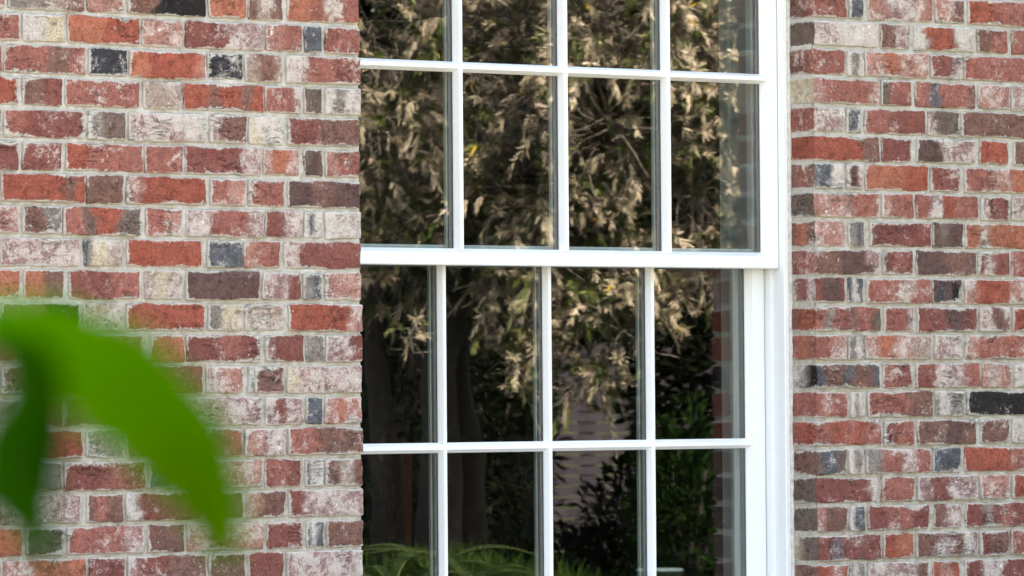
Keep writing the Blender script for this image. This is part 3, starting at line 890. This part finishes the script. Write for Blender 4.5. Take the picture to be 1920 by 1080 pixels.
def build_tree():
    rnd = random.Random(21)
    facing = Vector((-0.595, 0.804, 0)).normalized()
    base = mirror(840, 1010, 6.1); base.z = ground_z(base.x, base.y) - 0.05
    root = empty('garden_tree', base)
    tag(root, 'leafy garden tree with drooping tan and olive leaf clusters mirrored in the window panes', 'tree')
    leaves = MB(); twigs = MB()
    blobs = []
    # clumps: (pixel x, pixel y, distance from the glass, radius)
    spec = [(700,40,5.8,.34),(820,60,6.2,.36),(960,40,5.6,.34),(1110,40,5.3,.34),(1260,40,5.2,.34),(1380,60,5.2,.36),
            (720,220,5.8,.32),(790,330,6.2,.30),(930,200,5.6,.32),(1060,170,5.3,.30),(1150,240,5.1,.34),(1290,230,5.1,.34),(1400,240,5.2,.32),
            (730,400,6.0,.28),(880,380,5.8,.30),(980,350,5.5,.30),(1120,390,5.4,.28),(1300,370,5.2,.28),(1400,400,5.3,.26),
            (1000,520,5.5,.26),(1110,540,5.3,.30),(1250,530,5.4,.22),(950,560,5.6,.2),(1170,620,5.3,.22),(1060,620,5.5,.18),
            (1300,560,5.5,.14),(770,630,5.6,.09),(970,700,5.5,.13),(1120,690,5.4,.14),(690,520,6.0,.14),(900,500,6.1,.26),(790,480,6.3,.22),
            (1190,470,5.5,.2)]
    for x, y, D, r in spec: blobs.append((mirror(x, y, D), r))
    # unseen crown beyond the window's view, its leaves enlarged to shade the stems
    ctr = mirror(1050, 0, 6.3)
    for i in range(46):
        v = rvec(rnd); v.z = abs(v.z)*0.8+0.15
        p = ctr + Vector((v.x*1.5, v.y*1.3, v.z*1.5)) - facing*0.1
        blobs.append((p, rnd.uniform(.35, .5)))
    for bi, (c, r) in enumerate(blobs):
        inview = bi < len(spec)
        dens = 0.7 if (inview and spec[bi][0] < 850) else 1.0
        nW = int((3500*dens if inview else 240)*r*r) + 6
        tone = rnd.random()
        for i in range(nW):
            v = rvec(rnd)
            rad = r*(rnd.random()**0.16)
            p = c + v*rad
            d = (v*0.9 + Vector((rnd.uniform(-.5,.5), rnd.uniform(-.5,.5), rnd.uniform(-.7,.35))) + facing*0.35).normalized()
            q = rnd.random()
            pal = TAN if q < (0.72 if tone > 0.2 else 0.45) else OLIVE
            if inview and noise.noise(p*3.8) < -0.06: continue
            if rnd.random() < 0.72:
                scale = rnd.uniform(0.55, 1.2)*(0.84 if inview else 2.2)
                shade = rnd.uniform(0.55, 1.15)
                nl = rnd.randint(10, 17)
                a = d.cross(Vector((0.3, 0.5, 0.8))).normalized(); b = d.cross(a)
                open_ = rnd.uniform(0.5, 1.8)
                for j in range(nl):
                    an = 2.4*j + rnd.uniform(-.4, .4)
                    ld = (d*open_*rnd.uniform(.7, 1.4) + a*math.cos(an) + b*math.sin(an)).normalized()
                    ld.z -= 0.2
                    f = shade*rnd.uniform(0.7, 1.25)
                    cc = tuple(k*f for k in rnd.choice(pal))
                    if rnd.random() < 0.006: cc = (0.40, 0.27, 0.02)
                    leaf_strip(p - d*rnd.uniform(0, .03)*scale, ld, d, rnd.uniform(.036, .062)*scale, rnd.uniform(.0072, .0112)*scale,
                               rnd.uniform(-.1, 1.3), cc, leaves, 3)
                if rnd.random() < 0.5:
                    inn = p - d*rnd.uniform(.10, .22) + rvec(rnd)*.03
                    twigs.tube([inn, (p+inn)*.5+rvec(rnd)*.012, p], [.0026, .0020, .0014], 4)
                continue
            scale = rnd.uniform(0.5, 1.1)
            LT = rnd.uniform(.09, .17)*scale
            nl = rnd.randint(9, 15)
            d.z -= 0.3
            shade = rnd.uniform(0.6, 1.15)
            a = d.cross(rvec(rnd)).normalized()
            tw = []
            q0 = p.copy(); cur = d.normalized()
            for j in range(nl):
                t_ = j/(nl-1)
                sg = -1 if j % 2 else 1
                ang = rnd.uniform(.35, .8)*(1-.55*t_)
                a = (a + rvec(rnd)*.35).normalized()
                sd_ = cur.cross(a).normalized()*sg
                ld = cur*math.cos(ang) + sd_*math.sin(ang) + Vector((0, 0, -.12))
                cc = rnd.choice(pal); f = shade*rnd.uniform(0.75, 1.2)
                cc = tuple(k*f for k in cc)
                if rnd.random() < 0.006: cc = (0.42, 0.28, 0.02)
                leaf_strip(q0, ld, a, rnd.uniform(.036, .060)*scale*(1.1-.3*t_), rnd.uniform(.006, .0095)*scale,
                           rnd.uniform(0.0, 1.2), cc, leaves, 3)
                tw.append(q0.copy())
                q0 = q0 + cur*(LT/nl); cur = (cur + Vector((0, 0, -.10)) + rvec(rnd)*.08).normalized()
            if rnd.random() < .5: twigs.tube(tw[::4] if len(tw[::4]) > 1 else tw, [.0016]*len(tw[::4] if len(tw[::4]) > 1 else tw), 3)
            if rnd.random() < 0.6:
                inn = c + (p-c)*0.1 - facing*r*0.4 + Vector((0, 0, -0.05))
                mid = (p+inn)*0.5 + rvec(rnd)*0.05
                twigs.tube([inn, mid, p], [.0038, .0026, .0014], 4)
    # stems and limbs
    trunk = MB()
    for (xa, xb, D, r0) in ((812, 850, 6.0, .075), (880, 845, 6.15, .06), (730, 700, 6.3, .05)):
        b0 = mirror(xa, 1010, D); b0.z = ground_z(b0.x, b0.y)-0.06
        pts = [b0, mirror((xa*2+xb)/3+6, 850, D), mirror((xa+xb)/2-8, 700, D), mirror(xb+6, 520, D+.05), mirror(xb+60, 300, D+.3), mirror(xb+150, 0, D+.4)]
        trunk.tube(pts, [r0*1.35, r0*1.0, r0*.9, r0*.8, r0*.6, r0*.45], 10)
    tr = part('trunk', trunk.mesh('trunk', True), M_BARK, root)
    limb = MB()
    for bi, (c, r) in enumerate(blobs):
        st = mirror(860, 420, 6.3) if c.z < mirror(860, 200, 6).z else mirror(960, 60, 6.4)
        pts = [st]
        for q in (0.35, 0.7):
            pts.append(st.lerp(c, q) + rvec(rnd)*0.12 - Vector((0, 0, 0.06)))
        pts.append(c)
        limb.tube(pts, [.016, .011, .007, .004], 6)
        for j in range(7 if bi < len(spec) else 0):
            e = c + rvec(rnd)*r
            limb.tube([c, (c+e)*.5 + rvec(rnd)*.04, e], [.004, .0028, .0016], 4)
    part('limbs', limb.mesh('limbs', True), M_TWIG, root)
    cr = part('crown', leaves.mesh('crown', True), M_LEAF, root)
    part('twigs', twigs.mesh('twigs', True), M_TWIG, root)
build_tree()

def shrub(label, p, rx, ry, rz, n, cols, L, W, seed, name='evergreen_shrub', group=None, mat=None):
    rnd = random.Random(seed)
    p = Vector(p)
    root = empty(name, (p.x, p.y, ground_z(p.x, p.y)))
    tag(root, label, 'shrub', group)
    mb = MB(); st = MB()
    z0 = ground_z(p.x, p.y)
    for i in range(n):
        v = rvec(rnd); rr_ = rnd.random()**0.35
        rr_ *= 1+0.22*noise.noise(v*2.3+Vector((seed, 0, 0)))
        c = Vector((p.x+v.x*rx*rr_, p.y+v.y*ry*rr_, z0+rz+v.z*rz*rr_))
        d = (v + rvec(rnd)*0.8 + Vector((0, 0, 0.2))).normalized()
        f = rnd.uniform(0.6, 1.3)
        leaf_strip(c, d, rvec(rnd), L*rnd.uniform(.7, 1.3), W*rnd.uniform(.7, 1.3), rnd.uniform(0, .8), tuple(k*f for k in rnd.choice(cols)), mb, 2)
    for i in range(7):
        a = rnd.uniform(0, 6.28)
        e = Vector((p.x+math.cos(a)*rx*.5, p.y+math.sin(a)*ry*.5, z0+rz*rnd.uniform(1.0, 1.5)))
        st.tube([(p.x+math.cos(a)*.04, p.y+math.sin(a)*.04, z0-.05), (p.x+math.cos(a)*rx*.2, p.y+math.sin(a)*ry*.2, z0+rz*.6), e], [.022, .016, .006], 5)
    part('stems', st.mesh('stems', True), M_BARK, root)
    part('foliage', mb.mesh('foliage', True), mat or M_DARKLEAF, root)

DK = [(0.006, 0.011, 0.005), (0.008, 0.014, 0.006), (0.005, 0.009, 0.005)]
DG = [(0.010, 0.030, 0.006), (0.014, 0.040, 0.007), (0.008, 0.02, 0.005)]
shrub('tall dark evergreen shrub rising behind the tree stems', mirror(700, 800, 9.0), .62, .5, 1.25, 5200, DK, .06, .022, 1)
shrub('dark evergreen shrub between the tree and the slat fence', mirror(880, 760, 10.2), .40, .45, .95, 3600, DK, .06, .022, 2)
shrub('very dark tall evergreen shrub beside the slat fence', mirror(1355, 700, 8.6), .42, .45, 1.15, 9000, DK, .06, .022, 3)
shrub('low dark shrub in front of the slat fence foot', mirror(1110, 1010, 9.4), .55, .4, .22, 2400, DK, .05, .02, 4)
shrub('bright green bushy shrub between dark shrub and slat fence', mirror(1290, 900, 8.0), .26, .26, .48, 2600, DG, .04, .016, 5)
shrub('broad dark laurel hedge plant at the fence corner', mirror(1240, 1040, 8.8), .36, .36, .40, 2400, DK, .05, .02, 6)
shrub('huge dark evergreen shrub standing tall behind the tree crown', mirror(1050, 200, 9.5), 1.5, .6, 1.9, 100, DK, .1, .05, 7) if False else None

# conifer screen added behind the crown to keep the upper panes dark
def screen_tree(px, D, h, r, seed):
    rnd = random.Random(seed)
    p = mirror(px, 540, D); z0 = 0.0
    root = empty('screen_conifer', (p.x, p.y, z0))
    lab = {31: 'added dark conifer screen farthest along the slat fence behind the shrubs',
           32: 'added dark conifer screen standing behind the garden tree crown',
           33: 'added dark conifer screen behind the very dark tall shrub'}
    tag(root, lab[seed], 'tree')
    mb = MB()
    for i in range(7000):
        z = 1.3 + (h-1.3)*rnd.random()
        rad = r*(1-((z-1.3)/(h-1.3))**2*0.6)
        a = rnd.uniform(0, 6.283); q = rad*rnd.random()**.4*(1+.25*noise.noise(Vector((math.cos(a)*2, math.sin(a)*2, z*2+seed))))
        v = Vector((math.cos(a), math.sin(a), rnd.uniform(-.6, .2)))
        f = rnd.uniform(.6, 1.3)
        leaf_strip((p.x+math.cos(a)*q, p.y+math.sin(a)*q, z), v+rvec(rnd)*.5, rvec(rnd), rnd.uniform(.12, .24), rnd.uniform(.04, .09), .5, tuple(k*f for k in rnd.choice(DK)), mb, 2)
    t_ = MB(); t_.tube([(p.x, p.y, -0.1), (p.x+.03, p.y, h*.5), (p.x, p.y, h*.95)], [.16, .11, .02], 9)
    part('trunk', t_.mesh('trunk', True), M_BARK, root)
    part('crown', mb.mesh('crown', True), M_DARKLEAF, root)
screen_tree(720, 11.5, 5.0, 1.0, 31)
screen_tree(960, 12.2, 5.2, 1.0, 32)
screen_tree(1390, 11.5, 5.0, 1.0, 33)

# horizontal slat fence, lilac grey
fc = mirror(1100, 800, 14.5)
FEN = empty('slat_fence', (fc.x, fc.y, 0))
tag(FEN, 'weathered lilac grey fence of narrow horizontal slats mirrored in the lower panes', 'fence')
M_SLAT = m_plain('lilac_grey_timber', (0.052, 0.046, 0.070), 0.8, 0.3, 18, 0.003)
fdir = Vector((0.804, 0.595, 0)); ang = math.atan2(fdir.y, fdir.x)
FEN.rotation_euler = (0, 0, ang)
sm_ = MB(); sm_.box(-3.2, 3.2, -0.012, 0.012, 0, 0.050)
sme = sm_.mesh('slat'); sme.materials.append(M_SLAT)
for i in range(36):
    o = bpy.data.objects.new('slat', sme); COL.objects.link(o); o.parent = FEN
    o.location = (random.uniform(-.03, .03), random.uniform(-.002, .002), 0.06+i*0.057)
pm = MB(); pm.box(-0.045, 0.045, -0.10, -0.012, -0.1, 2.15)
pme = pm.mesh('post'); pme.materials.append(M_SLAT)
for x in (-3.0, -1.5, 0, 1.5, 3.0):
    o = bpy.data.objects.new('post', pme); COL.objects.link(o); o.parent = FEN; o.location = (x, 0, 0)

# rusty red timber post under the tree
pp = mirror(757, 1000, 7.0); gz = ground_z(pp.x, pp.y)
po = MB(); po.box(-.022, .022, -.022, .022, gz-.1, 0.80)
po.add([(-.026,-.026,0.80),(.026,-.026,0.80),(.026,.026,0.80),(-.026,.026,0.80),(0,0,0.84)], [(0,1,4),(1,2,4),(2,3,4),(3,0,4),(3,2,1,0)])
o = link('timber_post', po.mesh('timber_post'), m_plain('red_brown_timber', (0.05, 0.018, 0.012), 0.8, 0.3, 20), None, (pp.x, pp.y, 0))
tag(o, 'square red brown timber post beside the tree stems', 'post')

# pale blue bucket
bp = mirror(1240, 1067, 7.0)
bh = bp.z - ground_z(bp.x, bp.y)
def lathe(prof, n=28):
    Vv = []; Ff = []
    for (r_, z) in prof:
        for k in range(n):
            a = 2*math.pi*k/n; Vv.append((r_*math.cos(a), r_*math.sin(a), z))
    for i in range(len(prof)-1):
        for k in range(n):
            k2 = (k+1) % n; Ff.append((i*n+k, i*n+k2, (i+1)*n+k2, (i+1)*n+k))
    return Vv, Ff
BK = empty('bucket', (bp.x, bp.y, ground_z(bp.x, bp.y)))
tag(BK, 'pale blue plastic bucket with rolled rim near the slat fence', 'bucket')
Vv, Ff = lathe([(0.001, 0.006), (.055, 0), (.080, bh-.012), (.086, bh-.012), (.087, bh-.004), (.083, bh), (.077, bh-.004), (.053, .012), (.001, .012)])
b_ = link('body', mesh('body', Vv, Ff, True), m_plain('pale_blue_plastic', (0.09, 0.15, 0.19), 0.6, 0.06, 8, .0005), BK)
hb = MB(); hb.tube([(-.083+.166*i/10, .03*math.sin(math.pi*i/10)+.0, bh-.012-.06*math.sin(math.pi*i/10)) for i in range(11)], [.003]*11, 6)
link('handle', hb.mesh('handle', True), m_plain('galvanised_wire', (0.4, 0.4, 0.4), .4, .1), BK)

# ferns and grass on the planted mound
M_FERN = m_leaf('fern_frond', 0.5, 0.3)
def fern(px, D, n, Lf, seed, label):
    rnd = random.Random(seed)
    p = mirror(px, 1080, D); z0 = ground_z(p.x, p.y)
    root = empty('fern', (p.x, p.y, z0)); tag(root, label, 'fern', 'ferns on the planted mound')
    for i in range(n):
        mb = MB()
        a = (math.atan2(.595, .804) + math.pi*(i % 2) + rnd.uniform(-.75, .75)) if i < n*.6 else 2*math.pi*i/n
        L = Lf*rnd.uniform(.75, 1.1)
        el = rnd.uniform(.7, 1.15)
        pts = []
        for s in range(15):
            t_ = s/14
            rr_ = L*t_*(math.cos(el)*(1-t_*.2)+.45*t_)
            h_ = L*(math.sin(el)*t_ - .62*t_*t_)
            pts.append(Vector((p.x+math.cos(a)*rr_, p.y+math.sin(a)*rr_, z0+h_)))
        f = rnd.uniform(.8, 1.2)
        col = (0.034*f, 0.066*f, 0.026*f)
        mb.tube(pts, [.003*(1-.8*s/14)+.0006 for s in range(15)], 4, (0.10, 0.13, 0.04))
        for s in range(1, 14):
            for h2 in (0, .5):
                c = pts[s].lerp(pts[s+1], h2)
                tdir = (pts[s+1]-pts[s]).normalized()
                side = tdir.cross(Vector((0, 0, 1))).normalized()
                Lp = .050*math.sin(math.pi*min(1, .18+.80*(s+h2)/14))*(L/.5)
                for sg in (-1, 1):
                    leaf_strip(c, side*sg+tdir*.25+Vector((0, 0, .35)), Vector((0, 0, 1)), Lp, .0115, .3, col, mb, 2, .1)
        part('frond', mb.mesh('frond', True), M_FERN, root)
fern(735, 4.5, 10, .45, 51, 'pale green fern with arching fronds at the mound edge beside the red brown post')
fern(885, 4.5, 10, .44, 52, 'pale green fern with arching fronds at the foot of the tree stems')
fern(805, 4.8, 6, .40, 53, 'small green fern tucked between two larger ferns')

gr = MB(); rnd = random.Random(61)
gc = mirror(800, 1050, 5.4)
for i in range(5200):
    x = gc.x + rnd.gauss(0, .5); y = gc.y + rnd.gauss(0, .5)
    if noise.noise(Vector((x*3, y*3, 2))) < -0.1: continue
    f = rnd.uniform(.6, 1.3)
    leaf_strip((x, y, ground_z(x, y)-.01), Vector((rnd.uniform(-.5, .5), rnd.uniform(-.5, .5), 1)), rvec(rnd), rnd.uniform(.06, .15), .005, rnd.uniform(.2, 1.2),
               (0.022*f, 0.052*f, 0.010*f), gr, 3)
go = link('grass', gr.mesh('grass', True), M_DARKLEAF)
tag(go, 'dark green tufted grass covering the planted mound', 'grass', kind='stuff')

# ------------------------------------------------------------------ foreground plant, out of focus
def fp(x, y, d):
    return Vector(CAM + ray(x, y)*d)
M_BIG = m_leaf('broad_green_leaf', 0.8, 0.5, 0.0, (0.066, 0.155, 0.0010), (0.105, 0.23, 0.0010))

M_SHADED = m_leaf('shade_painted_leaf', 0.8, 0.3, 0.0, (0.014, 0.066, 0.002), (0.017, 0.095, 0.002))  # leaf hanging in the upper leaf's shadow, the shade put into its colour

def big_leaf(path, widths, lean, d0, dd):
    """broad leaf along a path of pixels; d0 its distance, dd how far the rim curls"""
    Vv = []; Ff = []
    nP = 24
    xs = np.linspace(0, 1, len(path))
    px = np.interp(np.linspace(0, 1, nP), xs, [q[0] for q in path])
    py = np.interp(np.linspace(0, 1, nP), xs, [q[1] for q in path])
    ww = np.interp(np.linspace(0, 1, nP), xs, widths)
    ker = np.array([.25, .5, .25])
    for _ in range(3):
        px[1:-1] = np.convolve(px, ker, 'valid'); py[1:-1] = np.convolve(py, ker, 'valid'); ww[1:-1] = np.convolve(ww, ker, 'valid')
    m_ = 7
    for i in range(nP):
        tx = px[min(i+1, nP-1)]-px[max(i-1, 0)]; ty = py[min(i+1, nP-1)]-py[max(i-1, 0)]
        l_ = math.hypot(tx, ty); nxp, nyp = -ty/l_, tx/l_
        for j in range(m_):
            s = -1+2*j/(m_-1)
            wob = 1+.05*math.sin(i*1.3+j)
            k = s*ww[i]*.5*wob
            dep = d0 + dd*(abs(s)**1.5) + lean*s*ww[i]/130*0.02 + 0.02*math.sin(i/nP*3.0)
            Vv.append(fp(px[i]+nxp*k, py[i]+nyp*k, dep))
    for i in range(nP-1):
        for j in range(m_-1):
            a = i*m_+j; Ff.append((a, a+1, a+m_+1, a+m_))
    n_ = len(Vv)
    nrm = Vector(FW)*0.0006
    Vv2 = Vv + [v + nrm for v in Vv]
    Ff2 = Ff + [tuple(reversed([q+n_ for q in f])) for f in Ff]
    rim = [i*m_ for i in range(nP)] + [(nP-1)*m_+j for j in range(1, m_)] + [i*m_+m_-1 for i in range(nP-2, -1, -1)] + [j for j in range(m_-2, 0, -1)]
    for i in range(len(rim)):
        a, b = rim[i], rim[(i+1) % len(rim)]
        Ff2.append((b, a, a+n_, b+n_))
    return fix_normals(mesh('leaf', Vv2, Ff2, True))

DL = 1.3
stem_top = fp(-190, 640, DL+.03)
PL = empty('broadleaf_plant', (stem_top.x-.05, stem_top.y, 0))
tag(PL, 'blurred bright green drooping leaves of a garden plant in front of the brick wall', 'plant')
part('leaf', big_leaf([(-150, 640), (-40, 608), (60, 625), (155, 668), (240, 730), (318, 808), (374, 890), (412, 975), (426, 1060)],
                      [50, 95, 135, 190, 215, 200, 165, 120, 30], 1.0, DL, .012), M_BIG, PL)
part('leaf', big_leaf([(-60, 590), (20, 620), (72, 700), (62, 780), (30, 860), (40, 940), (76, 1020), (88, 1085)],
                      [40, 95, 100, 135, 180, 130, 60, 6], -1.0, DL-.035, .015), M_SHADED, PL)
part('leaf', big_leaf([(-230, 660), (-180, 760), (-110, 850), (-40, 900), (25, 935), (80, 990)],
                      [50, 90, 110, 100, 75, 8], -1.0, DL+.04, .015), M_BIG, PL)
part('leaf', big_leaf([(-200, 640), (-330, 560), (-440, 600), (-520, 760)], [40, 180, 170, 8], 1.0, DL+.05, .015), M_BIG, PL)
part('leaf', big_leaf([(-200, 640), (-280, 760), (-330, 900), (-350, 1100)], [40, 180, 170, 8], 1.0, DL+.06, .015), M_BIG, PL)
sm2 = MB()
sm2.tube([(stem_top.x-.05, stem_top.y, -.02), (stem_top.x-.06, stem_top.y+.01, .35), (stem_top.x-.03, stem_top.y, .75), stem_top, fp(-150, 665, DL+.015)], [.009, .008, .006, .004, .0025], 8)
part('stem', sm2.mesh('stem', True), m_plain('green_stem', (0.06, 0.13, 0.03), .6, .2), PL)
